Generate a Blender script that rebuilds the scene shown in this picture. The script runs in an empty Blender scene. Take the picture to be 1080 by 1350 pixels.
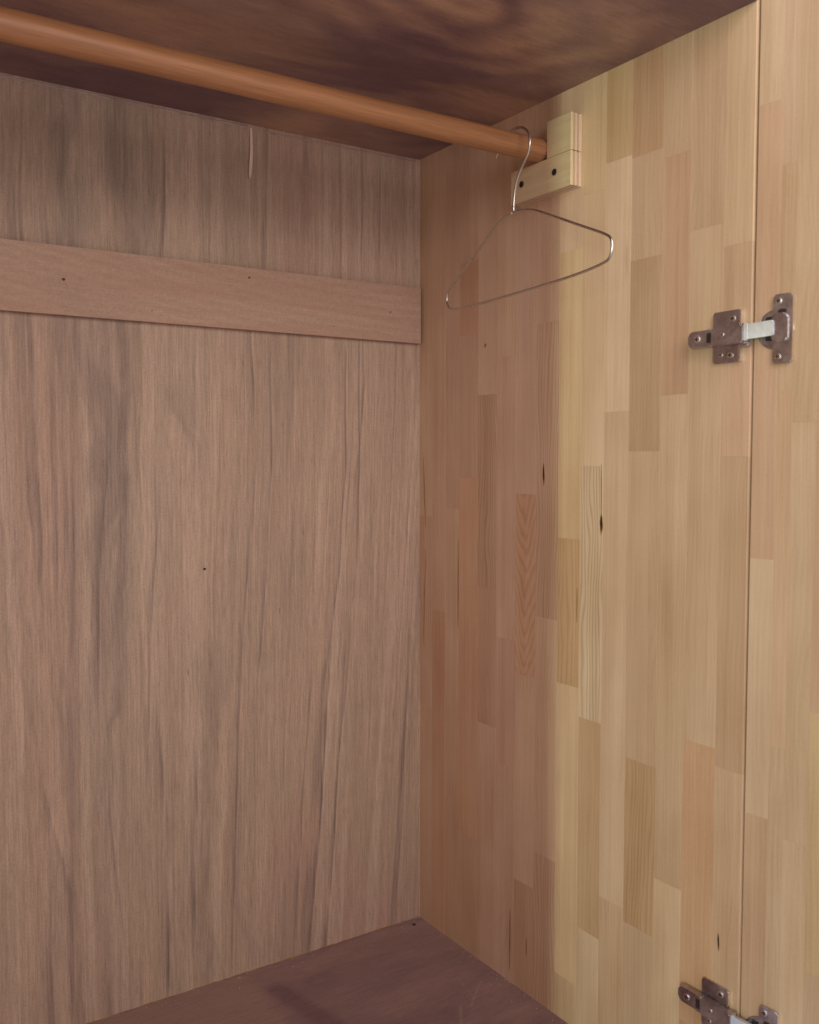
import bpy, bmesh, math, random
import numpy as np
from mathutils import Vector, Matrix
R = math.radians
random.seed(7)
S = bpy.context.scene
COL = S.collection

# ------------------------------------------------------------------ camera
W_IN, D_IN, H_IN = 0.92, 0.55, 1.0837          # inside of the wardrobe compartment
YAW, PITCH, ROLL, FPX = 0.987434, -0.055821, -0.00083, 1246.22
f = Vector((math.cos(YAW)*math.cos(PITCH), math.sin(YAW)*math.cos(PITCH), math.sin(PITCH)))
r = Vector((math.sin(YAW), -math.cos(YAW), 0)); u = r.cross(f)
r2 = math.cos(ROLL)*r + math.sin(ROLL)*u; u2 = -math.sin(ROLL)*r + math.cos(ROLL)*u
cd = bpy.data.cameras.new('camera'); cam = bpy.data.objects.new('camera', cd); COL.objects.link(cam)
cam.matrix_world = Matrix(((r2.x, u2.x, -f.x, -0.75269), (r2.y, u2.y, -f.y, -1.114525), (r2.z, u2.z, -f.z, 0.666836), (0, 0, 0, 1)))
cd.sensor_fit = 'VERTICAL'; cd.sensor_height = 24.0; cd.lens = 24.0*FPX/1350.0
cd.clip_start = 0.02; cd.clip_end = 60
cd.dof.use_dof = True; cd.dof.focus_distance = 1.12; cd.dof.aperture_fstop = 4.5
S.camera = cam
S.render.resolution_x, S.render.resolution_y = 819, 1024

# ------------------------------------------------------------------ light (dim room in front of the wardrobe)
wd = bpy.data.worlds.new('World'); S.world = wd; wd.use_nodes = True
nt = wd.node_tree; bg = nt.nodes['Background']
bg.inputs['Color'].default_value = (0.61, 0.54, 0.62, 1); bg.inputs['Strength'].default_value = 0.92

def area(name, loc, target, sx, sy, power, color):
    l = bpy.data.lights.new(name, 'AREA'); l.shape = 'RECTANGLE'; l.size = sx; l.size_y = sy
    l.energy = power; l.color = color
    o = bpy.data.objects.new(name, l); COL.objects.link(o); o.location = loc
    d = Vector(target) - Vector(loc); o.rotation_euler = d.to_track_quat('-Z', 'Y').to_euler()
    return o
# narrow tall window-like source far to the front left: makes the upright shadow edge on the side panel
area('window_light', (-2.30, -2.065, 0.62), (0, -0.291, 0.62), 0.035, 0.9, 24.0, (0.80, 1.0, 0.72))
# broad soft room light from the front
area('room_light', (-0.40, -1.36, 1.27), (-0.4, 0, 0.62), 0.55, 0.85, 9.6, (1.0, 0.86, 0.80))

S.view_settings.view_transform = 'Standard'; S.view_settings.look = 'None'
S.view_settings.exposure = 0.04; S.view_settings.gamma = 1.0

# ------------------------------------------------------------------ noise in numpy (wood figure)
def vnoise(x, y, seed):
    t = np.random.RandomState(seed).rand(128, 128)
    xi = np.floor(x).astype(int); yi = np.floor(y).astype(int); fx = x-xi; fy = y-yi
    fx = fx*fx*(3-2*fx); fy = fy*fy*(3-2*fy)
    a = t[xi % 128, yi % 128]; b = t[(xi+1) % 128, yi % 128]; c = t[xi % 128, (yi+1) % 128]; d = t[(xi+1) % 128, (yi+1) % 128]
    return (a*(1-fx)+b*fx)*(1-fy)+(c*(1-fx)+d*fx)*fy
def fbm(x, y, seed, n=4):
    s = 0; a = 1; w = 0
    for i in range(n):
        s = s + a*vnoise(x*2**i, y*2**i, seed+i); w += a; a *= 0.5
    return s/w*2-1
def sstep(v, a, b):
    t = np.clip((v-a)/(b-a), 0, 1); return t*t*(3-2*t)
def lerp(a, b, t): return a*(1-t[..., None]) + b*t[..., None]

# ------------------------------------------------------------------ materials
def mat(name):
    m = bpy.data.materials.new(name); m.use_nodes = True
    n = m.node_tree.nodes; return m, m.node_tree, n, n['Principled BSDF']
def node(nt, t, **kw):
    n = nt.nodes.new(t)
    for k, v in kw.items():
        if k.startswith('i_'): n.inputs[k[2:].replace('_', ' ')].default_value = v
        else: setattr(n, k, v)
    return n
def math_(nt, op, a, b=None, c=None):
    n = nt.nodes.new('ShaderNodeMath'); n.operation = op
    for i, v in enumerate((a, b, c)):
        if v is None: continue
        if hasattr(v, 'links') or hasattr(v, 'is_linked'): nt.links.new(v, n.inputs[i])
        else: n.inputs[i].default_value = v
    return n.outputs[0]
def mulcol(nt, col, fac):
    n = nt.nodes.new('ShaderNodeVectorMath'); n.operation = 'SCALE'
    nt.links.new(col, n.inputs[0]); nt.links.new(fac, n.inputs['Scale']); return n.outputs[0]
def coords(nt, scale, offset=None):
    tc = nt.nodes.new('ShaderNodeTexCoord'); v = tc.outputs['Object']
    if offset is not None:
        a = nt.nodes.new('ShaderNodeVectorMath'); a.operation = 'ADD'
        nt.links.new(v, a.inputs[0]); nt.links.new(offset, a.inputs[1]); v = a.outputs[0]
    m = nt.nodes.new('ShaderNodeVectorMath'); m.operation = 'MULTIPLY'
    nt.links.new(v, m.inputs[0]); m.inputs[1].default_value = scale
    return m.outputs[0]
def noise(nt, vec, scale=1.0, detail=3.0, rough=0.5, dist=0.0):
    n = nt.nodes.new('ShaderNodeTexNoise'); nt.links.new(vec, n.inputs['Vector'])
    n.inputs['Scale'].default_value = scale; n.inputs['Detail'].default_value = detail
    n.inputs['Roughness'].default_value = rough; n.inputs['Distortion'].default_value = dist
    return n.outputs['Fac']
def ramp(nt, fac, lo, hi, a, b):
    n = nt.nodes.new('ShaderNodeMapRange'); nt.links.new(fac, n.inputs['Value'])
    n.inputs['From Min'].default_value = lo; n.inputs['From Max'].default_value = hi
    n.inputs['To Min'].default_value = a; n.inputs['To Max'].default_value = b; return n.outputs[0]
def bump(nt, h, b, strength, dist):
    n = nt.nodes.new('ShaderNodeBump'); nt.links.new(h, n.inputs['Height'])
    n.inputs['Strength'].default_value = strength; n.inputs['Distance'].default_value = dist
    nt.links.new(n.outputs[0], b.inputs['Normal'])

PINE = (0.62, 0.437, 0.290)
def pine_material(name, flat=False):
    m, nt, n, b = mat(name)
    oi = node(nt, 'ShaderNodeObjectInfo')
    comb = node(nt, 'ShaderNodeCombineXYZ')
    rnd = oi.outputs['Random']
    for i, k in enumerate((13.0, 27.0, 41.0)): nt.links.new(math_(nt, 'MULTIPLY', rnd, k), comb.inputs[i])
    off = comb.outputs[0]
    fine = noise(nt, coords(nt, (60, 620, 5), off), 1, 3, 0.65)          # hair-fine straight grain
    mid = noise(nt, coords(nt, (20, 95, 1.6), off), 1, 3, 0.55, 0.3)
    broad = noise(nt, coords(nt, (3, 16, 2.2), off), 1, 3, 0.5)
    pores = noise(nt, coords(nt, (200, 900, 26), off), 1, 2, 0.6)
    blot = noise(nt, coords(nt, (14, 14, 10), off), 1, 2, 0.5)
    # growth rings
    tc = node(nt, 'ShaderNodeTexCoord'); sep = node(nt, 'ShaderNodeSeparateXYZ'); nt.links.new(tc.outputs['Object'], sep.inputs[0])
    y, z = sep.outputs['Y'], sep.outputs['Z']
    wob = noise(nt, coords(nt, (5, 26, 5), off), 1, 2, 0.5)
    if flat:
        yy = math_(nt, 'ADD', y, math_(nt, 'MULTIPLY', wob, 0.012)); yy = math_(nt, 'SUBTRACT', yy, 0.008)
        p = math_(nt, 'MULTIPLY', math_(nt, 'SQRT', math_(nt, 'MULTIPLY_ADD', yy, yy, 0.000012)), 2.4)
        ph = math_(nt, 'ADD', math_(nt, 'SUBTRACT', z, p), math_(nt, 'MULTIPLY', noise(nt, coords(nt, (2, 28, 9), off), 1, 3, 0.55), 0.085))
        ph = math_(nt, 'MULTIPLY', ph, 6.283/0.024)
    else:
        sl = math_(nt, 'MULTIPLY', math_(nt, 'SUBTRACT', rnd, 0.5), 0.035)
        ph = math_(nt, 'ADD', y, math_(nt, 'MULTIPLY', z, sl))
        ph = math_(nt, 'ADD', ph, math_(nt, 'MULTIPLY', wob, 0.034))
        ph = math_(nt, 'MULTIPLY', ph, 6.283/0.0052)
    s = math_(nt, 'SINE', ph)
    s = math_(nt, 'POWER', math_(nt, 'MULTIPLY_ADD', s, 0.5, 0.5), 2.2)
    ringamt = oi.outputs['Alpha']
    # one brightness factor
    fac = math_(nt, 'ADD', math_(nt, 'ADD', ramp(nt, fine, 0.3, 0.7, -0.06, 0.06), ramp(nt, noise(nt, coords(nt, (520, 520, 380), off), 1, 2, 0.7), 0.3, 0.7, -0.03, 0.03)), ramp(nt, mid, 0.3, 0.7, -0.055, 0.055))
    fac = math_(nt, 'ADD', fac, ramp(nt, broad, 0.3, 0.7, -0.10, 0.10))
    fac = math_(nt, 'ADD', fac, ramp(nt, pores, 0.55, 0.8, 0.0, -0.10))
    fac = math_(nt, 'ADD', fac, ramp(nt, blot, 0.3, 0.7, -0.06, 0.06))
    ring = math_(nt, 'MULTIPLY', math_(nt, 'MULTIPLY', s, ringamt), -0.5)
    fac = math_(nt, 'ADD', math_(nt, 'ADD', fac, ring), 1.0)
    base = node(nt, 'ShaderNodeVectorMath', operation='MULTIPLY'); nt.links.new(oi.outputs['Color'], base.inputs[0]); base.inputs[1].default_value = PINE
    # darker grain runs redder
    g = node(nt, 'ShaderNodeCombineXYZ')
    nt.links.new(math_(nt, 'POWER', fac, 0.8), g.inputs[0]); nt.links.new(math_(nt, 'POWER', fac, 1.1), g.inputs[1]); nt.links.new(math_(nt, 'POWER', fac, 1.35), g.inputs[2])
    out = node(nt, 'ShaderNodeVectorMath', operation='MULTIPLY'); nt.links.new(base.outputs[0], out.inputs[0]); nt.links.new(g.outputs[0], out.inputs[1])
    nt.links.new(out.outputs[0], b.inputs['Base Color'])
    b.inputs['Roughness'].default_value = 0.48; b.inputs['Specular IOR Level'].default_value = 0.35
    bump(nt, math_(nt, 'ADD', fine, math_(nt, 'MULTIPLY', mid, 2.0)), b, 0.25, 0.0003)
    return m
M_PINE = pine_material('pine_stave'); M_PINE_FLAT = pine_material('pine_flat_sawn', True)

def figure_material(name, axis_scale, rough=0.6, spec=0.25, strength=1.0, ticks=0.0):
    """wood whose figure is a per-vertex colour of the veneer itself, with procedural fine grain on top"""
    m, nt, n, b = mat(name)
    at = node(nt, 'ShaderNodeAttribute'); at.attribute_name = 'figure'
    a1 = tuple(1 / v for v in axis_scale)
    fine = noise(nt, coords(nt, tuple(k*1.0 for k in a1)), 1, 4, 0.7)
    pores = noise(nt, coords(nt, tuple(k*1.9 for k in a1)), 1, 3, 0.65)
    speck = noise(nt, coords(nt, (420, 420, 420)), 1, 2, 0.6)
    fac = math_(nt, 'ADD', ramp(nt, fine, 0.28, 0.72, 1-0.13*strength, 1+0.13*strength), ramp(nt, pores, 0.52, 0.75, 0, -0.2*strength))
    fac = math_(nt, 'ADD', fac, ramp(nt, speck, 0.3, 0.7, -0.09, 0.09))
    if ticks:
        t1 = noise(nt, coords(nt, tuple(k*0.8 for k in (900, 300, 38))), 1, 2, 0.6); t2 = noise(nt, coords(nt, (28, 28, 9)), 1, 3, 0.6)
        gate = ramp(nt, t2, 0.42, 0.62, 0, 1); fac = math_(nt, 'ADD', fac, math_(nt, 'MULTIPLY', ramp(nt, t1, 0.60, 0.74, 0, -ticks), gate))
        t3 = noise(nt, coords(nt, (420, 100, 4.5)), 1, 3, 0.6, 0.2); fac = math_(nt, 'ADD', fac, ramp(nt, t3, 0.3, 0.7, 0.09, -0.11))
    nt.links.new(mulcol(nt, at.outputs['Color'], fac), b.inputs['Base Color'])
    b.inputs['Roughness'].default_value = rough; b.inputs['Specular IOR Level'].default_value = spec
    bump(nt, fine, b, 0.3, 0.0003)
    return m
M_BACK = figure_material('veneer_back', (0.0020, 0.5, 0.04), strength=1.35, ticks=0.30)
M_TOP = figure_material('veneer_ceiling', (0.03, 0.006, 0.5), rough=0.42, spec=0.4)
M_FLOOR = figure_material('veneer_floor', (0.03, 0.004, 0.5), rough=0.5, spec=0.3)
M_BATTEN = figure_material('batten_wood', (0.035, 0.5, 0.0018), strength=0.55)

def simple_wood(name, col, sc, var=0.12, rough=0.5):
    m, nt, n, b = mat(name)
    a = noise(nt, coords(nt, tuple(1/v for v in sc)), 1, 4, 0.65)
    a2 = noise(nt, coords(nt, tuple(0.25/v for v in sc)), 1, 3, 0.6)
    fac = math_(nt, 'ADD', ramp(nt, a, 0.3, 0.7, 1-var, 1+var), ramp(nt, a2, 0.3, 0.7, -var, var))
    rgb = node(nt, 'ShaderNodeRGB'); rgb.outputs[0].default_value = (*col, 1)
    nt.links.new(mulcol(nt, rgb.outputs[0], fac), b.inputs['Base Color'])
    b.inputs['Roughness'].default_value = rough; b.inputs['Specular IOR Level'].default_value = 0.35
    bump(nt, a, b, 0.25, 0.0003)
    return m
M_ROD = simple_wood('rail_wood', (0.37, 0.180, 0.080), (0.05, 0.0018, 0.0018), 0.13, 0.42)
M_BLOCK = simple_wood('block_wood', (0.66, 0.54, 0.33), (0.0015, 0.03, 0.0016), 0.05)
M_PLY = simple_wood('ply_light_layer', (0.66, 0.50, 0.36), (0.0015, 0.03, 0.01), 0.06)
M_PLYD = simple_wood('ply_dark_layer', (0.50, 0.35, 0.235), (0.0015, 0.03, 0.004), 0.08)
M_CORE = simple_wood('board_core', (0.42, 0.29, 0.18), (0.002, 0.002, 0.05), 0.1)
M_RAW = simple_wood('raw_splinter', (0.80, 0.64, 0.56), (0.001, 0.001, 0.02), 0.06)
M_TRACE = simple_wood('pale_trace', (0.36, 0.27, 0.235), (0.012, 0.001, 0.001), 0.25)
M_KNOT = simple_wood('knot_dark', (0.045, 0.02, 0.012), (0.001, 0.001, 0.003), 0.2)
M_KNOT2 = simple_wood('knot_brown', (0.30, 0.17, 0.08), (0.001, 0.001, 0.003), 0.2)

def metal(name, col, rough, var=0.1, metallic=1.0):
    m, nt, n, b = mat(name)
    a = noise(nt, coords(nt, (260, 260, 260)), 1, 4, 0.6); c = noise(nt, coords(nt, (40, 40, 40)), 1, 3, 0.6)
    fac = math_(nt, 'ADD', ramp(nt, a, 0.3, 0.7, 1-var, 1+var), ramp(nt, c, 0.3, 0.7, -var, var))
    rgb = node(nt, 'ShaderNodeRGB'); rgb.outputs[0].default_value = (*col, 1)
    nt.links.new(mulcol(nt, rgb.outputs[0], fac), b.inputs['Base Color'])
    b.inputs['Metallic'].default_value = metallic
    nt.links.new(ramp(nt, c, 0.3, 0.7, rough*0.75, rough*1.3), b.inputs['Roughness'])
    return m
M_STEEL = metal('nickel_steel', (0.50, 0.46, 0.49), 0.40, 0.16)
M_BRIGHT = metal('bright_steel', (0.60, 0.65, 0.71), 0.36, 0.07, 0.8)
M_SCREW = metal('screw_steel', (0.78, 0.76, 0.76), 0.28)
M_DARK = metal('dark_recess', (0.03, 0.022, 0.022), 0.6, 0.1, 0.2)
M_WIRE = metal('hanger_wire', (0.66, 0.64, 0.61), 0.30, 0.05)

# ------------------------------------------------------------------ mesh helpers
def link(name, me, parent=None, m=None):
    o = bpy.data.objects.new(name, me); COL.objects.link(o)
    if parent is not None: o.parent = parent
    if m is not None:
        for k in (m if isinstance(m, (list, tuple)) else [m]): me.materials.append(k)
    return o
def empty(name, loc, label=None, cat=None, group=None, parent=None):
    o = bpy.data.objects.new(name, None); COL.objects.link(o); o.location = loc; o.empty_display_size = 0.02
    if parent is not None: o.parent = parent
    if label: o['label'] = label
    if cat: o['category'] = cat
    if group: o['group'] = group
    return o
class MB:
    def __init__(self): self.bm = bmesh.new()
    def box(self, x0, x1, y0, y1, z0, z1, bev=0.0, seg=2, mi=0, M=None):
        t = bmesh.new(); bmesh.ops.create_cube(t, size=1)
        for v in t.verts: v.co = Vector(((x0+x1)/2+v.co.x*(x1-x0), (y0+y1)/2+v.co.y*(y1-y0), (z0+z1)/2+v.co.z*(z1-z0)))
        if bev: bmesh.ops.bevel(t, geom=t.edges[:], offset=bev, segments=seg, profile=0.5, affect='EDGES')
        return self.add(t, mi, M)
    def poly(self, pts, c0, c1, frame, bev=0.0, mi=0):
        """extrude an outline (a,b) from c0 to c1 and put it through frame(a,b,c)"""
        t = bmesh.new()
        lo = [t.verts.new((a, b, c0)) for a, b in pts]; hi = [t.verts.new((a, b, c1)) for a, b in pts]
        n = len(pts); t.faces.new(lo[::-1]); top = t.faces.new(hi)
        for i in range(n): t.faces.new((lo[i], lo[(i+1) % n], hi[(i+1) % n], hi[i]))
        if bev: bmesh.ops.bevel(t, geom=list(top.edges), offset=bev, segments=2, profile=0.5, affect='EDGES')
        for v in t.verts: v.co = Vector(frame(*v.co))
        bmesh.ops.recalc_face_normals(t, faces=t.faces[:])
        return self.add(t, mi)
    def add(self, t, mi=0, M=None):
        if M is not None: bmesh.ops.transform(t, matrix=M, verts=t.verts[:])
        for fc in t.faces: fc.material_index = mi
        me = bpy.data.meshes.new('tmp'); t.to_mesh(me); t.free(); self.bm.from_mesh(me); bpy.data.meshes.remove(me); return self
    def build(self, name, m, parent=None, smooth=False):
        me = bpy.data.meshes.new(name); self.bm.to_mesh(me); self.bm.free()
        if smooth: me.polygons.foreach_set('use_smooth', [True]*len(me.polygons))
        return link(name, me, parent, m)
def rrect(a0, a1, b0, b1, rad, n=5):
    pts = []
    for cx, cy, s in ((a1-rad, b1-rad, 0), (a0+rad, b1-rad, 90), (a0+rad, b0+rad, 180), (a1-rad, b0+rad, 270)):
        for k in range(n+1):
            t = R(s+90*k/n); pts.append((cx+rad*math.cos(t), cy+rad*math.sin(t)))
    return pts
def circ(ca, cb, rad, n=28): return [(ca+rad*math.cos(2*math.pi*k/n), cb+rad*math.sin(2*math.pi*k/n)) for k in range(n)]

def grid_panel(name, origin, du, dv, nu, nv, colour, m, parent, thick):
    """a board: its seen face is a dense grid carrying the veneer figure, with sides and a back"""
    us = np.linspace(0, 1, nu); vs = np.linspace(0, 1, nv); U, V = np.meshgrid(us, vs, indexing='ij')
    o = np.array(origin, float); a = np.array(du, float); b = np.array(dv, float)
    P = o + U[..., None]*a + V[..., None]*b
    nrm = np.cross(a, b); nrm /= np.linalg.norm(nrm)
    C = colour(P)
    verts = P.reshape(-1, 3); N = len(verts)
    i = np.arange(nu-1)[:, None]*nv + np.arange(nv-1)[None, :]
    faces = np.stack([i, i+nv, i+nv+1, i+1], -1).reshape(-1, 4)
    back = np.array([o, o+a, o+a+b, o+b]) - nrm*thick
    c = [0, (nu-1)*nv, nu*nv-1, nv-1]
    verts = np.vstack([verts, back]); k = N
    fl = faces.tolist()
    fl.append([k+3, k+2, k+1, k])
    edge = [[j*nv for j in range(nu)], [(nu-1)*nv+j for j in range(nv)], [j*nv+nv-1 for j in range(nu-1, -1, -1)], [j for j in range(nv-1, -1, -1)]]
    for e, (p, q) in zip(edge, ((0, 1), (1, 2), (2, 3), (3, 0))): fl.append(e[::-1] + [k+p, k+q])
    me = bpy.data.meshes.new(name); me.from_pydata(verts.tolist(), [], fl)
    at = me.color_attributes.new('figure', 'FLOAT_COLOR', 'POINT')
    buf = np.ones((len(verts), 4), np.float32); buf[:N, :3] = np.clip(C.reshape(-1, 3), 0.005, 1)
    buf[N:, :3] = C.reshape(-1, 3).mean(0); at.data.foreach_set('color', buf.ravel())
    return link(name, me, parent, m)

# ------------------------------------------------------------------ the wardrobe
WD = empty('wardrobe', (0, 0, 0), 'open wooden wardrobe with bare plywood back, pine side panel and hinged door', 'wardrobe')

# --- back panel: reddish brown veneer with upright grey streaks
STREAKS = [[(-0.088, 0.786), (-0.107, 0.621)], [(-0.119, 0.81), (-0.12, 0.672), (-0.13, 0.524), (-0.158, 0.355)],
 [(-0.099, 0.83), (-0.099, 0.672), (-0.105, 0.512), (-0.122, 0.35), (-0.134, 0.259)], [(-0.147, 0.622), (-0.157, 0.5), (-0.169, 0.409)],
 [(-0.038, 0.82), (-0.045, 0.673), (-0.062, 0.408)], [(-0.017, 0.619), (-0.028, 0.48), (-0.046, 0.286)], [(-0.122, 0.42), (-0.128, 0.31), (-0.155, -0.002)],
 [(-0.145, 0.40), (-0.159, 0.218), (-0.181, 0.001)], [(-0.175, 0.36), (-0.189, 0.214), (-0.199, 0.053)], [(-0.262, 0.56), (-0.28, 0.334), (-0.292, 0.006)],
 [(-0.336, 0.283), (-0.342, 0.092)], [(-0.385, 0.35), (-0.372, 0.201)], [(-0.025, 0.294), (-0.046, 0.011)], [(-0.374, 0.101), (-0.377, 0.005)],
 [(-0.362, 1.08), (-0.37, 0.906)], [(-0.232, 1.064), (-0.236, 0.922)], [(-0.064, 1.074), (-0.066, 0.941)], [(-0.092, 1.069), (-0.095, 0.938)],
 [(-0.497, 0.76), (-0.497, 0.672), (-0.498, 0.499)], [(-0.438, 0.672), (-0.451, 0.535), (-0.454, 0.406)], [(-0.381, 0.599), (-0.393, 0.435), (-0.398, 0.305)],
 [(-0.23, 0.80), (-0.23, 0.672), (-0.238, 0.521), (-0.255, 0.369)], [(-0.252, 0.672), (-0.258, 0.576)], [(-0.258, 0.84), (-0.253, 0.711)],
 [(-0.41, 0.80), (-0.40, 0.62)], [(-0.33, 0.80), (-0.335, 0.6)], [(-0.52, 0.30), (-0.49, 0.16), (-0.49, 0.02)], [(-0.445, 0.26), (-0.43, 0.1)],
 [(-0.07, 0.84), (-0.082, 0.6)], [(-0.012, 0.5), (-0.03, 0.2)], [(-0.076, 0.5), (-0.09, 0.15)]]
WID = [2.2, 2.6, 2.0, 1.6, 1.3, 1.3, 3.2, 3.2, 2.0, 2.0, 4.5, 6.0, 2.6, 5.5, 4.5, 4.5, 2.2, 1.8, 4.0, 3.2, 3.0, 2.2, 1.8, 3.2, 4.0, 3.0, 6.0, 4.0, 1.2, 1.6, 1.4]
AMP = [.20, .26, .24, .16, .18, .18, .30, .34, .22, .26, .26, .24, .22, .30, .26, .28, .26, .24, .20, .24, .22, .24, .18, .26, .14, .14, .20, .16, .12, .16, .12]
def back_colour(P):
    x, z = P[..., 0], P[..., 2]
    left = sstep(-x, 0.15, 0.42)
    # the grain leans over to the left towards the bottom near the corner; it swirls round a figure left of the middle
    lean = 0.075*np.clip(0.75-z, 0, 1)*(1-left)
    sx, sz = x+0.405, z-0.60
    eye = np.exp(-(sx/0.055)**2-(sz/0.16)**2)
    w = 0.016*fbm(x*5, z*2.6, 3, 4)*left + 0.005*fbm(x*12, z*9, 9, 3)*(0.3+0.7*left) + 0.35*sx*eye*(1+0.5*fbm(x*9, z*7, 17, 2))
    xx = x + w + lean
    broad = fbm(xx*11, z*0.8, 21, 4); med = fbm(xx*62, z*1.3, 31, 4); fine = fbm(xx*230, z*7, 41, 4); patch = fbm(xx*6, z*3.2, 51, 4)
    wavy = fbm(xx*30 + 2.2*fbm(x*7, z*6, 61), z*4.2, 71, 4); thin = fbm(xx*150, z*1.6, 81, 3); brk = fbm(xx*30, z*6, 87, 3)
    base = np.array([0.452, 0.332, 0.238]); grey = np.array([0.300, 0.250, 0.192]); red = np.array([0.44, 0.275, 0.212]); dark = np.array([0.215, 0.160, 0.132])
    pale = np.array([0.53, 0.405, 0.305])
    c = np.broadcast_to(base, P.shape).copy()
    c = lerp(c, grey, np.clip(0.14 + 0.55*broad + 0.5*left*wavy, 0, 0.85)*(0.35+0.65*left))
    c = lerp(c, grey*1.1, 0.22*eye)
    c = lerp(c, red, np.clip(0.12+patch*1.1, 0, 0.6)*(1-0.5*left))
    c = lerp(c, pale, np.clip(med*1.0+0.3*patch, 0, 0.5))
    c = lerp(c, dark, np.clip(-med*1.15-0.20, 0, 0.40)*np.clip(0.45+brk*1.8, 0.0, 1))
    c = lerp(c, dark, np.clip(-thin*1.5-0.42, 0, 0.6)*np.clip(0.4+brk*2, 0, 1))
    c = lerp(c, dark, np.clip(wavy*1.3-0.26, 0, 0.32)*(0.15+0.85*left))
    c = c*(1+0.15*fine)[..., None]
    for k, pl in enumerate(STREAKS):
        zs = np.array([q[1] for q in pl][::-1]); xs = np.array([q[0] for q in pl][::-1])
        xc = np.interp(z, zs, xs); inside = sstep(z, zs[0]-0.05, zs[0]+0.03)*(1-sstep(z, zs[-1]-0.03, zs[-1]+0.05))
        wob = 0.0022*fbm(x*0+k*3.1, z*12, 90+k, 3); wd_ = WID[k]*0.00085*(1+0.9*fbm(x*0+k*7.7, z*16, 130+k, 3))
        d = (x + wob - xc)/np.maximum(wd_, 0.0004)
        prof = np.exp(-np.clip(np.where(d > 0, d*1.8, d*0.8), -6, 6)**2)*(0.65+0.9*fbm(x*500, z*9, 95, 3)+0.35*fbm(x*20, z*14, 99, 2))
        c = lerp(c, np.array([0.165, 0.125, 0.108]), np.clip(prof*inside*AMP[k]*2.5, 0, 0.8))
        d2 = (x + wob - xc - 0.0022)/0.0010; c = c*(1+0.10*np.exp(-np.clip(d2, -6, 6)**2)*inside)[..., None]
    return c
grid_panel('back_panel', (-W_IN, 0, 0), (W_IN, 0, 0), (0, 0, H_IN), 921, 230, back_colour, M_BACK, WD, 0.006)

# --- top board with swirling dark figure
def swirl_colour(P, dark, lite, cx, cy, seed, k=1.0):
    x, y = P[..., 0], P[..., 1]
    wx = x + 0.045*fbm(x*5, y*7, seed, 3); wy = y + 0.03*fbm(x*5, y*7, seed+7, 3)
    rad = np.sqrt(((wx-cx)/1.7)**2 + (wy-cy)**2) + 0.016*fbm(x*7+3, y*11, seed+41, 3)
    rings = 0.5+0.5*np.sin(rad*6.283/(0.052+0.014*fbm(x*3, y*3, seed+51, 2)) + 3.5*fbm(x*9, y*9, seed+11, 3))
    core = 1-sstep(rad, 0.02, 0.15)
    cl = fbm(wx*5, wy*9, seed+20, 4)
    t = np.clip(0.27 + 0.95*cl + 0.62*core*(0.40+0.85*rings) + 0.13*rings*(1-core), 0, 1.15)
    c = lerp(np.broadcast_to(np.array(dark), P.shape), np.array(lite), t)
    streak = fbm(wx*22, wy*90, seed+30, 3)
    return c*(1+0.14*streak*k)[..., None]
# three sides of each board butt against the panels
grid_panel('top_board', (-W_IN, 0, H_IN), (W_IN, 0, 0), (0, -D_IN-0.0, 0), 461, 276,
           lambda P: swirl_colour(P, (0.170, 0.098, 0.112), (0.50, 0.320, 0.215), -0.235, -0.400, 201), M_TOP, WD, 0.018)
def floor_colour(P):
    c = swirl_colour(P, (0.200, 0.122, 0.122), (0.285, 0.185, 0.165), -0.55, -0.32, 301)
    x, y = P[..., 0], P[..., 1]
    # cast shadow band and lit patch put into the colour; pale scuffs
    st = (1-sstep(np.abs((x+0.245)+0.22*(y+0.11))/0.018, 0.3, 1.2))*(sstep(-y, 0.03, 0.06))*(1-sstep(-y, 0.22, 0.30))
    c = lerp(c, np.array([0.120, 0.068, 0.082]), 0.55*st)
    lt = sstep(-x-0.25*-y*0, 0.262, 0.285)*(1-sstep(-y, 0.25, 0.4))
    c = lerp(c, np.array([0.30, 0.195, 0.155]), 0.55*lt)
    for (ax, ay, bx, by, wd) in ((-0.030, -0.185, -0.075, -0.222, 0.0022), (-0.085, -0.215, -0.11, -0.25, 0.003), (-0.05, -0.16, -0.06, -0.21, 0.0012)):
        dx, dy = bx-ax, by-ay; L = dx*dx+dy*dy
        t = np.clip(((x-ax)*dx+(y-ay)*dy)/L, 0, 1); d = np.hypot(x-ax-t*dx, y-ay-t*dy) + 0.001*fbm(x*200, y*200, 5, 2)
        c = lerp(c, np.array([0.36, 0.25, 0.21]), 0.35*(1-sstep(d, 0.2*wd, wd)))
    return c
grid_panel('bottom_board', (-W_IN, -D_IN, 0), (W_IN, 0, 0), (0, D_IN, 0), 461, 276, floor_colour, M_FLOOR, WD, 0.018)

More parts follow.
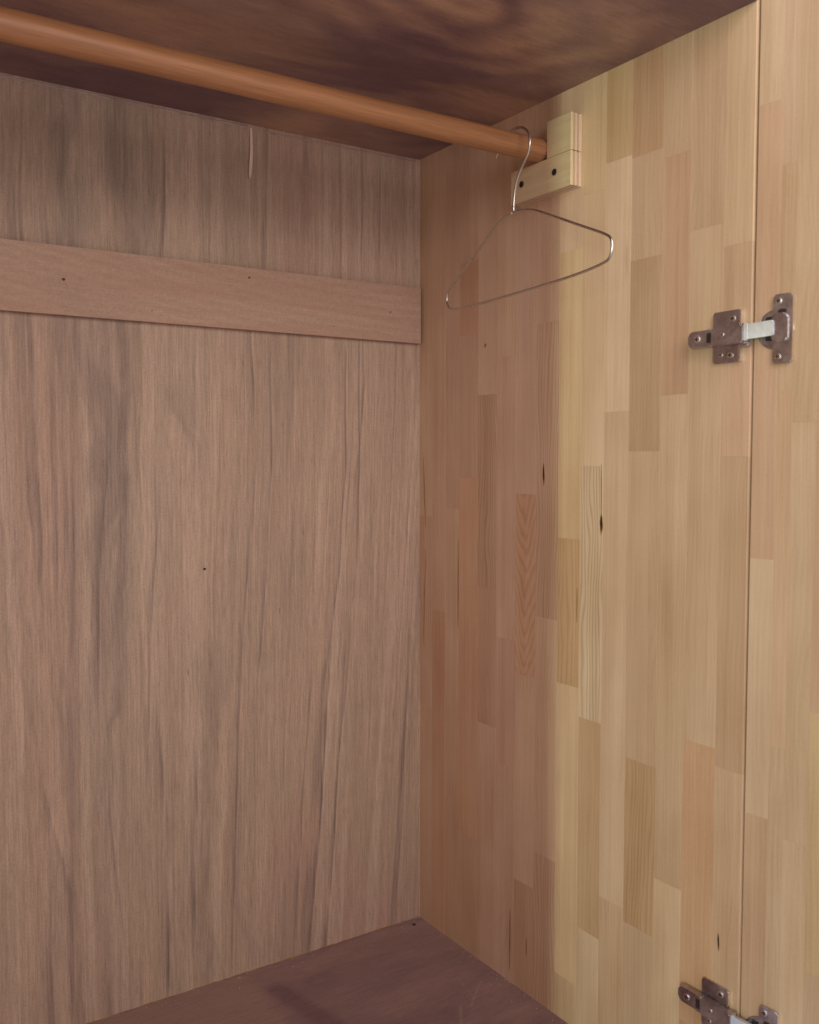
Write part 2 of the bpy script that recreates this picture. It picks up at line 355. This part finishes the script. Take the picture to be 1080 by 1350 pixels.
# --- edge-glued side panel of pine staves (each stave a board of its own)
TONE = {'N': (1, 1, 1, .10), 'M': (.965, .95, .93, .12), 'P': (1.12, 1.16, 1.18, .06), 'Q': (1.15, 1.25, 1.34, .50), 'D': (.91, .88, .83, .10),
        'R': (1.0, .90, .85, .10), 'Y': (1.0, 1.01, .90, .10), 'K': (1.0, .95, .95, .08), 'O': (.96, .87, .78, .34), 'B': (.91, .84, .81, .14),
        'T': (.95, .90, .77, .3), 'G': (.95, .93, .91, .35), 'V': (1.13, 1.17, 1.08, .06)}  # P, V: pale wood, brightened further to paint the lit band
YB = [0, -.032, -.063, -.0945, -.136, -.175, -.213, -.25, -.2895, -.3265, -.362, -.399, -.442, -.478, -.518, -.55]
Z0, Z1 = -0.12, 1.19
COLS = [([.587, .316], 'NGNM'), ([.86, .456], 'NMRN'), ([.60, .202], 'NMDM'), ([.924, .829, .642, .161], 'NRMRD'), ([.749, .501, .321], 'NGBN'),
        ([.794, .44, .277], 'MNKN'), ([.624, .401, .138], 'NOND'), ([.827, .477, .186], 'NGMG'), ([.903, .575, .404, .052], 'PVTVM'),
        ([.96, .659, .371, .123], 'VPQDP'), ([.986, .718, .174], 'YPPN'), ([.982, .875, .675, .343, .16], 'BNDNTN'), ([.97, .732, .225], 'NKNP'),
        ([.891, .383, .09], 'MNRK'), ([.868, .771, .669, .366], 'NMKDM')]
def stave(name, y0, y1, z0, z1, proud, tone, parent, m, arris=0.0, depth=0.0042):
    """stave with its origin in its middle; seen face towards -X, long edges eased"""
    c = 0.00014; e = max(c, arris); hy, hz = abs(y1-y0)/2, (z1-z0)/2
    v = [(depth, -hy, -hz), (depth, hy, -hz), (depth, hy, hz), (depth, -hy, hz),
         (e-proud, -hy, -hz), (c-proud, hy, -hz), (c-proud, hy, hz), (e-proud, -hy, hz),
         (-proud, -hy+e, -hz+c), (-proud, hy-c, -hz+c), (-proud, hy-c, hz-c), (-proud, -hy+e, hz-c)]
    fcs = [(0, 1, 2, 3), (0, 4, 5, 1), (1, 5, 6, 2), (2, 6, 7, 3), (3, 7, 4, 0), (4, 8, 9, 5), (5, 9, 10, 6), (6, 10, 11, 7), (7, 11, 8, 4), (8, 11, 10, 9)]
    me = bpy.data.meshes.new(name); me.from_pydata(v, [], fcs)
    bm = bmesh.new(); bm.from_mesh(me); bmesh.ops.recalc_face_normals(bm, faces=bm.faces[:]); bm.to_mesh(me); bm.free()
    o = link(name, me, parent, m); o.location = (0, (y0+y1)/2, (z0+z1)/2)
    j = 1+random.uniform(-.025, .025)
    o.color = (tone[0]*j, tone[1]*j*(1+random.uniform(-.012, .012)), tone[2]*j*(1+random.uniform(-.03, .03)), tone[3])
    return o
SP = MB().box(0.0042, 0.018, -0.55, 0.006, Z0, Z1).build('side_panel', M_CORE, WD)
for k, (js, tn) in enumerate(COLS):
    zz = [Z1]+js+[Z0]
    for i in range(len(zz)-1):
        stave('stave', YB[k+1], YB[k], zz[i+1], zz[i], random.uniform(0, 0.00012), tuple(v*(.93 if k > 10 else (1.05, 1.08, 1.13)[q] if k < 8 else 1) if q < 3 else v for q, v in enumerate(TONE[tn[i]])), SP, M_PINE_FLAT if tn[i] == 'O' else M_PINE, 0.0002 if k == 14 else 0.0)  # light put into tone: corner columns less orange against bounce, front columns dimmed for falloff
def lens(name, y, z, hy, hz, m, parent, tilt=0.0, n=14, proud=.00035):
    pts = []
    for k in range(n):
        t = 2*math.pi*k/n; a = hy*math.copysign(abs(math.sin(t))**1.0, math.sin(t)); b = hz*math.cos(t)
        a *= (1-abs(math.cos(t))**3*0.7)*(0.8+0.4*random.random()); pts.append((a+b*tilt, b))
    return MB().poly(pts, 0, proud, lambda a, b, c: (-c-0.00015, y+a, z+b)).build(name, m, parent)
for (y, z, hy, hz, m_, tl) in ((-.151, .812, .0022, .0024, M_KNOT2, 0), (-.264, .650, .0009, .0105, M_KNOT, .03), (-.360, .596, .0013, .0092, M_KNOT, 0), (-.360, .632, .0005, .03, M_KNOT2, .02),
                               (-.526, .193, .0007, .0072, M_KNOT, .05), (-.206, .055, .0010, .040, M_KNOT2, 0), (-.013, .62, .0007, .05, M_KNOT2, .05), (-.323, .50, .0006, .02, M_KNOT2, 0),
                               (-.0935, .50, .0007, .06, M_KNOT2, .0), (-.013, .47, .0006, .07, M_KNOT2, -.04), (-.238, .06, .0005, .012, M_KNOT2, .0)):
    lens('knot', y, z, hy, hz, m_, SP, tl)
    if m_ is M_KNOT: lens('knot', y, z-hz*.15, hy*1.9, hz*1.35, M_KNOT2, SP, tl, proud=.00012)

# left side panel, outside the picture, built alike but plain
MB().box(-W_IN-0.018, -W_IN, -0.55, 0.006, Z0, Z1, 0.0006).build('side_panel', simple_wood('pine_board', (0.58, 0.40, 0.25), (0.002, 0.02, 0.2), 0.1), WD)

# unseen left door, added open to block window_light along the shadow edge
SHADE_DOOR = MB().box(-W_IN-0.021, -W_IN-0.003, -1.0005, -0.5525, Z0+.01, Z1-.01, 0.0006).build('door', bpy.data.materials['pine_board'], WD)

# --- batten on the back
def batten_colour(P):
    x, z = P[..., 0], P[..., 2]
    w = 0.004*fbm(x*5, z*18, 402, 3)
    a = fbm(x*3, (z+w)*55, 403, 4); b = fbm(x*9+2*a, (z+w)*90, 404, 3); g = fbm(x*9, z*22, 408, 3)
    ph = 0.5+0.5*np.sin(((z+w*2.5)-0.11*x*x-0.10*np.abs(x+0.13)**1.3)*6.283/0.012+3*fbm(x*4, z*8, 405, 2))
    c = np.broadcast_to(np.array([0.415, 0.295, 0.225]), P.shape)
    c = lerp(c, np.array([0.38, 0.225, 0.165]), np.clip(0.2+0.6*a, 0, 0.5)); c = lerp(c, np.array([0.46, 0.355, 0.28]), np.clip(b*0.6, 0, 0.35))
    c = lerp(c, np.array([0.31, 0.24, 0.195]), np.clip(g*0.8-0.12, 0, 0.35)); c = lerp(c, np.array([0.35, 0.22, 0.15]), 0.26*ph)
    return c*np.array([1.13, 1.11, 1.06])
BT = grid_panel('batten', (-W_IN, -0.0085, 0.8285), (W_IN-0.0035, 0, 0), (0, 0, 0.0765), 700, 78, batten_colour, M_BATTEN, WD, 0.0083)
for (x, z, rr, tl) in ((-.486, .868, .0015, M_KNOT), (-.262, .893, .0011, M_KNOT), (-.054, .868, .0014, M_KNOT2), (-.386, .842, .0008, M_KNOT2), (-.142, .842, .0009, M_KNOT2)):
    MB().poly(circ(0, 0, rr, 14), 0, 0.0003, lambda a, b, c: (x+a*1.3, -0.0087-c, z+b), 0.0001).build('nail_head', tl, BT)
MB().poly(circ(0, 0, .0014, 12), 0, 0.0003, lambda a, b, c: (-.322+a*1.4, -0.0002-c, .531+b)).build('nail_head', M_KNOT, WD)
for (x, z, hz) in ((-.345, .404, .004), (-.268, .787, .004), (-.22, .47, .005), (-.185, .57, .004)):
    MB().poly([(-.0005, -hz), (.0006, -hz*.3), (.0004, hz), (-.0006, hz*.4)], 0, 0.0002, lambda a, b, c: (x+a, -0.0001-c, z+b)).build('nail_head', M_KNOT2, WD)

# --- uneven pale line along the top of the back
def wavy_strip(name, pts, w0, m, parent, seed):
    t = bmesh.new(); rs = random.Random(seed); prev = None; n = 90
    for i in range(n+1):
        s = i/n; x = pts[0][0]+(pts[1][0]-pts[0][0])*s; z = pts[0][1]+(pts[1][1]-pts[0][1])*s
        ww = w0*(0.35+0.9*rs.random()*(0.6+0.4*math.sin(i*0.7+seed))); dz = rs.uniform(-.0004, .0004)
        ring = [t.verts.new((x, -0.0002, z-ww+dz)), t.verts.new((x, -0.0009, z+dz)), t.verts.new((x, -0.0002, z+ww+dz))]
        if prev:
            for a in range(2): t.faces.new((prev[a], ring[a], ring[a+1], prev[a+1]))
        prev = ring
    return MB().add(t).build(name, m, parent, True)
wavy_strip('pale_trace', ((-.70, 1.0805), (-.257, 1.0805)), .0020, M_TRACE, WD, 3)
wavy_strip('pale_trace', ((-.235, 1.0785), (-.004, 1.0805)), .0011, M_TRACE, WD, 5)

# --- pale splinter standing off the back below the top edge
def splinter():
    t = bmesh.new(); prev = None; n = 14
    for i in range(n+1):
        s = i/n; z = 1.079-0.064*s; x = -.2545-0.0030*s+0.0010*math.sin(s*4)
        w = 0.0014+0.0012*math.sin(math.pi*min(1, s*1.05))*s if s < .86 else 0.0024*(1-s)/.14+0.0001
        y = -0.0015-0.004*s
        ring = [t.verts.new((x-w, y, z)), t.verts.new((x, y-.0007, z)), t.verts.new((x+w, y, z)), t.verts.new((x, y+.0007, z))]
        if prev:
            for a in range(4): t.faces.new((prev[a], ring[a], ring[(a+1) % 4], prev[(a+1) % 4]))
        else: t.faces.new(ring)
        prev = ring
    t.faces.new(prev[::-1]); bmesh.ops.recalc_face_normals(t, faces=t.faces[:])
    return MB().add(t).build('splinter', M_RAW, WD)
splinter()['label'] = 'pale splinter of raw wood hanging at the top of the back'
# small hole in the corner of the bottom board
MB().poly(circ(0, 0, .0028, 14), 0, 0.0004, lambda a, b, c: (-.020+a, -.015+b, c+0.0001)).build('screw_hole', M_KNOT, WD)

wavy_strip('pale_trace', ((-.034, .0016), (-.004, .0024)), .0011, M_TRACE, WD, 8)  # bit of dried glue in the floor corner
wavy_strip('dirt_line', ((-.70, .0004), (-.036, .0004)), .0009, M_KNOT2, WD, 11)
rs = random.Random(5); t = bmesh.new()
for i in range(150):
    if i % 2: x, y = -rs.random()**1.5*.5-.002, -rs.random()**2.5*.03-.002
    else: x, y = -rs.random()**2.5*.03-.002, -rs.random()*.4-.002
    q = rs.uniform(.00025, .0008); vs = [t.verts.new((x+q*rs.uniform(.6, 1.3)*math.cos(a), y+q*rs.uniform(.6, 1.3)*math.sin(a), .0001)) for a in (0, 1.6, 3.1, 4.7)]
    top_ = t.verts.new((x, y, q))
    for a in range(4): t.faces.new((vs[a], vs[(a+1) % 4], top_))
crumbs = MB().add(t).build('sawdust', M_PLY, None); crumbs['kind'] = 'stuff'; crumbs['label'] = 'fine pale crumbs of dust lying along the edges of the dark bottom board'; crumbs['category'] = 'dust'

# --- rail bracket: two plywood blocks with dark screws
BR = empty('rail_bracket', (0, 0, 0), parent=WD)
def ply_block(y0, y1, z0, z1):
    b = MB(); t = 0.0165
    b.box(-t, -0.0128, y0, y1, z0, z1, 0.0004, 1, 0)                       # face veneer
    b.box(-0.0128, -0.0098, y0+.0006, y1-.0006, z0+.0006, z1-.0006, 0, 1, 2)
    b.box(-0.0098, -0.0072, y0+.0002, y1-.0002, z0+.0002, z1-.0002, 0, 1, 1)
    b.box(-0.0072, -0.0038, y0+.0009, y1-.0009, z0+.0009, z1-.0009, 0, 1, 2)
    b.box(-0.0038, -0.0001, y0, y1, z0, z1, 0.0003, 1, 1)
    return b.build('block', [M_BLOCK, M_PLY, M_PLYD], BR)
ply_block(-.3235, -.2200, .9705, 1.0085)
ply_block(-.3235, -.2835, 1.0089, 1.0500)
for (y, z) in ((-.240, .9905), (-.297, .9905)):
    s = MB().poly(circ(y, z, .0037, 22), 0, .0012, lambda a, b, c: (-.0163-c, a, b), 0.0005)
    s.box(-.0178, -.0172, y-.0022, y+.0022, z-.0004, z+.0004); s.box(-.0178, -.0172, y-.0004, y+.0004, z-.0022, z+.0022)
    s.build('screw', M_DARK, BR)

# --- the door, standing open
TH = R(7); DO = Vector((.0014, -.5512, 0))
DD = Vector((math.sin(TH), -math.cos(TH), 0)); DN = Vector((-math.cos(TH), -math.sin(TH), 0))
DOOR = empty('door', (0, 0, 0), parent=WD)
DOOR.matrix_local = Matrix.Translation(DO) @ Matrix.Rotation(TH, 4, 'Z') @ Matrix.Rotation(.0012, 4, 'X')      # local -Y runs out along the door, local -X is its inner face
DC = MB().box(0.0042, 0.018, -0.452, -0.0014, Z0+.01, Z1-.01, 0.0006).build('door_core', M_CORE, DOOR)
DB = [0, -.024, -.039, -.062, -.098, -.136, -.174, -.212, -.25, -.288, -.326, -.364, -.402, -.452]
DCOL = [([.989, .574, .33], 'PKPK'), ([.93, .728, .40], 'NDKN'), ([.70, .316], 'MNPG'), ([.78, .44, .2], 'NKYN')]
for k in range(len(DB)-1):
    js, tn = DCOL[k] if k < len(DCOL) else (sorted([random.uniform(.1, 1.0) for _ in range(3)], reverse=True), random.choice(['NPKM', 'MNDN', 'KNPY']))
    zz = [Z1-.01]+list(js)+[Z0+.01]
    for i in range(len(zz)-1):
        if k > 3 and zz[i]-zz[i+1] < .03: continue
        tt = TONE[tn[i % len(tn)]]; st = stave('stave', DB[k+1], DB[k]-(0.0006 if k == 0 else 0), zz[i+1], zz[i], random.uniform(0, .0001), (tt[0]*.80, tt[1]*.80, tt[2]*.79, tt[3]), DOOR, M_PINE)  # same pine, darkened so the door looks less strongly lit

# --- concealed hinges
def door_frame(s, b, c): return tuple(DO + DD*s + DN*c + Vector((0, 0, b)))
def wall_frame(a, b, c): return (-c, a, b)
def screw(name, ca, cb, c0, rad, frame, parent):
    s = MB().poly(circ(ca, cb, rad, 20), c0-.0004, c0+.0009, frame, 0.0004, 0)
    for (ax, bx) in ((.62, .14), (.14, .62)):
        s.poly([(ca-rad*ax, cb-rad*bx), (ca+rad*ax, cb-rad*bx), (ca+rad*ax, cb+rad*bx), (ca-rad*ax, cb+rad*bx)], c0+.0008, c0+.00105, frame, 0, 1)
    return s.build(name, [M_SCREW, M_DARK], parent)
def hinge(zc, dz):
    H = empty('hinge', (0, 0, 0), parent=WD)
    Wf = lambda a, b, c: wall_frame(a, zc+b, c); Df = lambda s, b, c: door_frame(s, zc+dz+b, c)
    # cross-shaped mounting plate with two turned-up lips
    p = MB()
    p.poly(rrect(-.5405, -.5085, -.0245, .0245, .003), .0002, .0022, Wf, .0005)
    p.poly(rrect(-.546, -.497, -.0075, .0075, .002), .0021, .0042, Wf, .0005)
    for b0, b1 in ((.0100, .0240), (-.0240, -.0100)):
        p.poly(rrect(-.5414, -.5390, b0, b1, .0006), .0002, .0040, Wf, .0006, 1)  # lips in brighter steel: edge highlight put into the colour
    p.build('mounting_plate', [M_STEEL, M_SCREW], H)
    for (a, b) in ((-.531, .0165), (-.529, -.0175), (-.518, -.0165)): screw('screw', a, b, .0022, .0033 if a < -.525 else .0024, Wf, H)
    # folded arm: high body, stepped tail
    a_ = MB()
    a_.poly(rrect(-.5490, -.5140, -.0082, .0082, .0012), .0036, .0118, Wf, .0012)
    a_.poly(rrect(-.5150, -.4850, -.0078, .0078, .0042), .0030, .0098, Wf, .0014)
    a_.poly(rrect(-.5150, -.4890, -.0050, .0050, .0020), .0030, .0106, Wf, .0008)
    a_.poly(rrect(-.5140, -.5080, .0052, .0080, .0008), .0076, .0108, Wf, .0006)
    a_.poly(rrect(-.5140, -.5080, -.0080, -.0052, .0008), .0076, .0108, Wf, .0006)
    a_.build('hinge_arm', M_STEEL, H)
    MB().poly(rrect(-.5155, -.5080, -.0046, .0046, .0008), .0100, .0109, Wf).build('arm_slot', M_DARK, H)
    screw('screw', -.4965, 0, .0106, .0036, Wf, H)
    screw('screw', -.5270, .0012, .0118, .0020, Wf, H)
    # pivot pins and housing at the front end of the arm
    k = MB()
    k.poly(rrect(-.5520, -.5480, -.0092, .0092, .0012), .0040, .0112, Wf, .0008)
    k.poly(rrect(-.5530, -.5430, -.0112, -.0078, .0010), .0030, .0080, Wf, .0006)
    k.build('knuckle', M_STEEL, H)
    # bright link over the gap between side panel and door
    p0 = Vector(Wf(-.5505, 0, .0098)); p1 = Vector(Df(.0225, 0, .0042))
    d = (p1-p0); L = d.length; d.normalize(); up = Vector((0, 0, 1)); q = up.cross(d).normalized()
    if q.x > 0: q = -q
    lf = lambda a, b, c: tuple(p0+d*a+up*b+q*c)
    l = MB().poly(rrect(0, L, -.0058, .0082, .0012), -.0022, .0016, lf, .0008)
    l.poly(rrect(-.0006, .0028, -.0068, .0092, .0006), -.0030, .0022, lf, .0005)
    l.build('link', M_BRIGHT, H)
    # cup sunk in the door, its rim proud
    c = MB(); cs, cr = .0225, .0172
    t = bmesh.new(); rings = []
    prof = [(cr+.0006, .0), (cr+.0006, .0009), (cr-.0002, .0013), (cr-.0016, .0012), (cr-.0024, .0006), (cr-.0060, .0003), (0.0005, .00025)]
    for rad, h in prof: rings.append([t.verts.new(Df(cs+rad*math.cos(2*math.pi*i/40), rad*math.sin(2*math.pi*i/40), h)) for i in range(40)])
    for j in range(len(rings)-1):
        for i in range(40): t.faces.new((rings[j][i], rings[j][(i+1) % 40], rings[j+1][(i+1) % 40], rings[j+1][i]))
    t.faces.new(rings[-1]); bmesh.ops.recalc_face_normals(t, faces=t.faces[:])
    c.add(t).build('cup', M_STEEL, H)
    MB().poly(rrect(.0130, .0215, -.0100, .0118, .002), .0004, .0012, Df).build('cup_slot', M_DARK, H)
    fl = MB()
    fl.poly(rrect(.0212, .0395, -.0310, .0310, .0030), .0012, .0030, Df, .0006)
    fl.poly(rrect(.0205, .0360, -.0125, .0140, .0045), .0028, .0046, Df, .0013)
    fl.poly(rrect(.0388, .0400, -.0290, .0290, .0005), .0010, .0032, Df, .0005, 1)  # added strip of brighter steel painting the highlight on the flange edge
    fl.build('cup_flange', [M_STEEL, M_SCREW], H)
    MB().poly([(.0300+.0042*math.cos(t_*math.pi/8), .0155+.0022*math.sin(t_*math.pi/8)) for t_ in range(16)], .0028, .0033, Df).build('flange_hole', M_DARK, H)
    for b in (.0250, -.0250): screw('screw', .0262, b, .0030, .0031, Df, H)
    return H
hinge(.7825, .002)
hinge(.1250, -.005)

# ------------------------------------------------------------------ clothes rail (lifts out of its bracket)
YR, ZR, RR = -.2704, 1.0215, .0130
t = bmesh.new(); rings = []; n = 120
for i in range(n+1):
    x = -W_IN+0.001+(W_IN-0.0015)*i/n; rr_ = RR*(1+0.012*math.sin(x*31)+0.006*math.sin(x*83)); rr_ = rr_*0.94 if i in (0, n) else rr_
    rings.append([t.verts.new((x, YR+rr_*math.cos(2*math.pi*k/40), ZR+rr_*math.sin(2*math.pi*k/40))) for k in range(40)])
for i in range(n):
    for k in range(40): t.faces.new((rings[i][k], rings[i][(k+1) % 40], rings[i+1][(k+1) % 40], rings[i+1][k]))
t.faces.new(rings[0]); t.faces.new(rings[-1][::-1]); bmesh.ops.recalc_face_normals(t, faces=t.faces[:])
rail = MB().add(t).build('clothes_rail', M_ROD, None, True)
rail['label'] = 'round reddish-brown wooden clothes rail resting in its bracket under the top board'; rail['category'] = 'clothes rail'

# ------------------------------------------------------------------ wire hanger
HX = -.0529; A = R(80); HD = Vector((math.cos(A), math.sin(A), 0))
HG = empty('wire_hanger', (HX, YR, 0.94), 'thin bare metal wire hanger hanging empty from the wooden rail', 'hanger')
def wire(name, pts, rad, closed=False):
    cu = bpy.data.curves.new('w', 'CURVE'); cu.dimensions = '3D'; cu.bevel_depth = rad; cu.bevel_resolution = 4; cu.use_fill_caps = True
    sp = cu.splines.new('POLY'); sp.points.add(len(pts)-1)
    for p, q in zip(sp.points, pts): p.co = (*q, 1)
    sp.use_cyclic_u = closed
    o = bpy.data.objects.new('w', cu); COL.objects.link(o); dg = bpy.context.evaluated_depsgraph_get()
    me = bpy.data.meshes.new_from_object(o.evaluated_get(dg)); bpy.data.objects.remove(o)
    me.polygons.foreach_set('use_smooth', [True]*len(me.polygons)); me.name = name
    return link(name, me, HG, M_WIRE)
def smooth_path(pts, it=3, closed=False):
    for _ in range(it):
        q = []
        rng = range(len(pts)) if closed else range(len(pts)-1)
        if not closed: q.append(pts[0])
        for i in rng:
            a, b = pts[i], pts[(i+1) % len(pts)]
            q += [a.lerp(b, .25), a.lerp(b, .75)]
        if not closed: q.append(pts[-1])
        pts = q
    return pts
def hp(uu, z, c=0.0): return HD*uu + Vector((0, 0, z-0.94)) + Vector((-HD.y, HD.x, 0))*c
hook = [(.0437, 1.0195), (.0400, 1.0232), (.0345, 1.0290), (.0250, 1.0352), (.012, 1.0388), (-.004, 1.0392), (-.018, 1.0355), (-.0290, 1.0280), (-.0340, 1.0190), (-.0335, 1.0105), (-.0297, 1.0027), (-.0165, .9928),
        (-.0060, .9820), (-.0010, .9706), (.0012, .958), (.0017, .9480)]
wire('hook', smooth_path([hp(*q) for q in hook], 2), .0014)
body = [(.0010, .9470), (-.0364, .9421), (-.085, .9222), (-.1380, .9003), (-.1815, .8825), (-.1877, .8770), (-.1890, .8690), (-.1868, .8612), (-.1780, .8562), (-.1182, .8535), (-.0139, .8545), (.0968, .8560),
        (.1521, .8590), (.1690, .8630), (.1765, .8710), (.1755, .8825), (.1679, .8890), (.1241, .9054), (.0568, .9347), (.0301, .9447), (.0060, .9470)]
P_ = []
for q in body: P_.append(hp(*q))
# keep the straight runs straight: only short corner segments are rounded
wire('hanger_frame', smooth_path(P_, 2), .00145)
# twist where the hook is wound round the shoulders
tw = []
for i in range(40):
    s = i/39; tw.append(hp(.0014+.0013*math.cos(s*14), .9465+.010*s, .0013*math.sin(s*14)))
wire('wire_twist', tw, .0006)
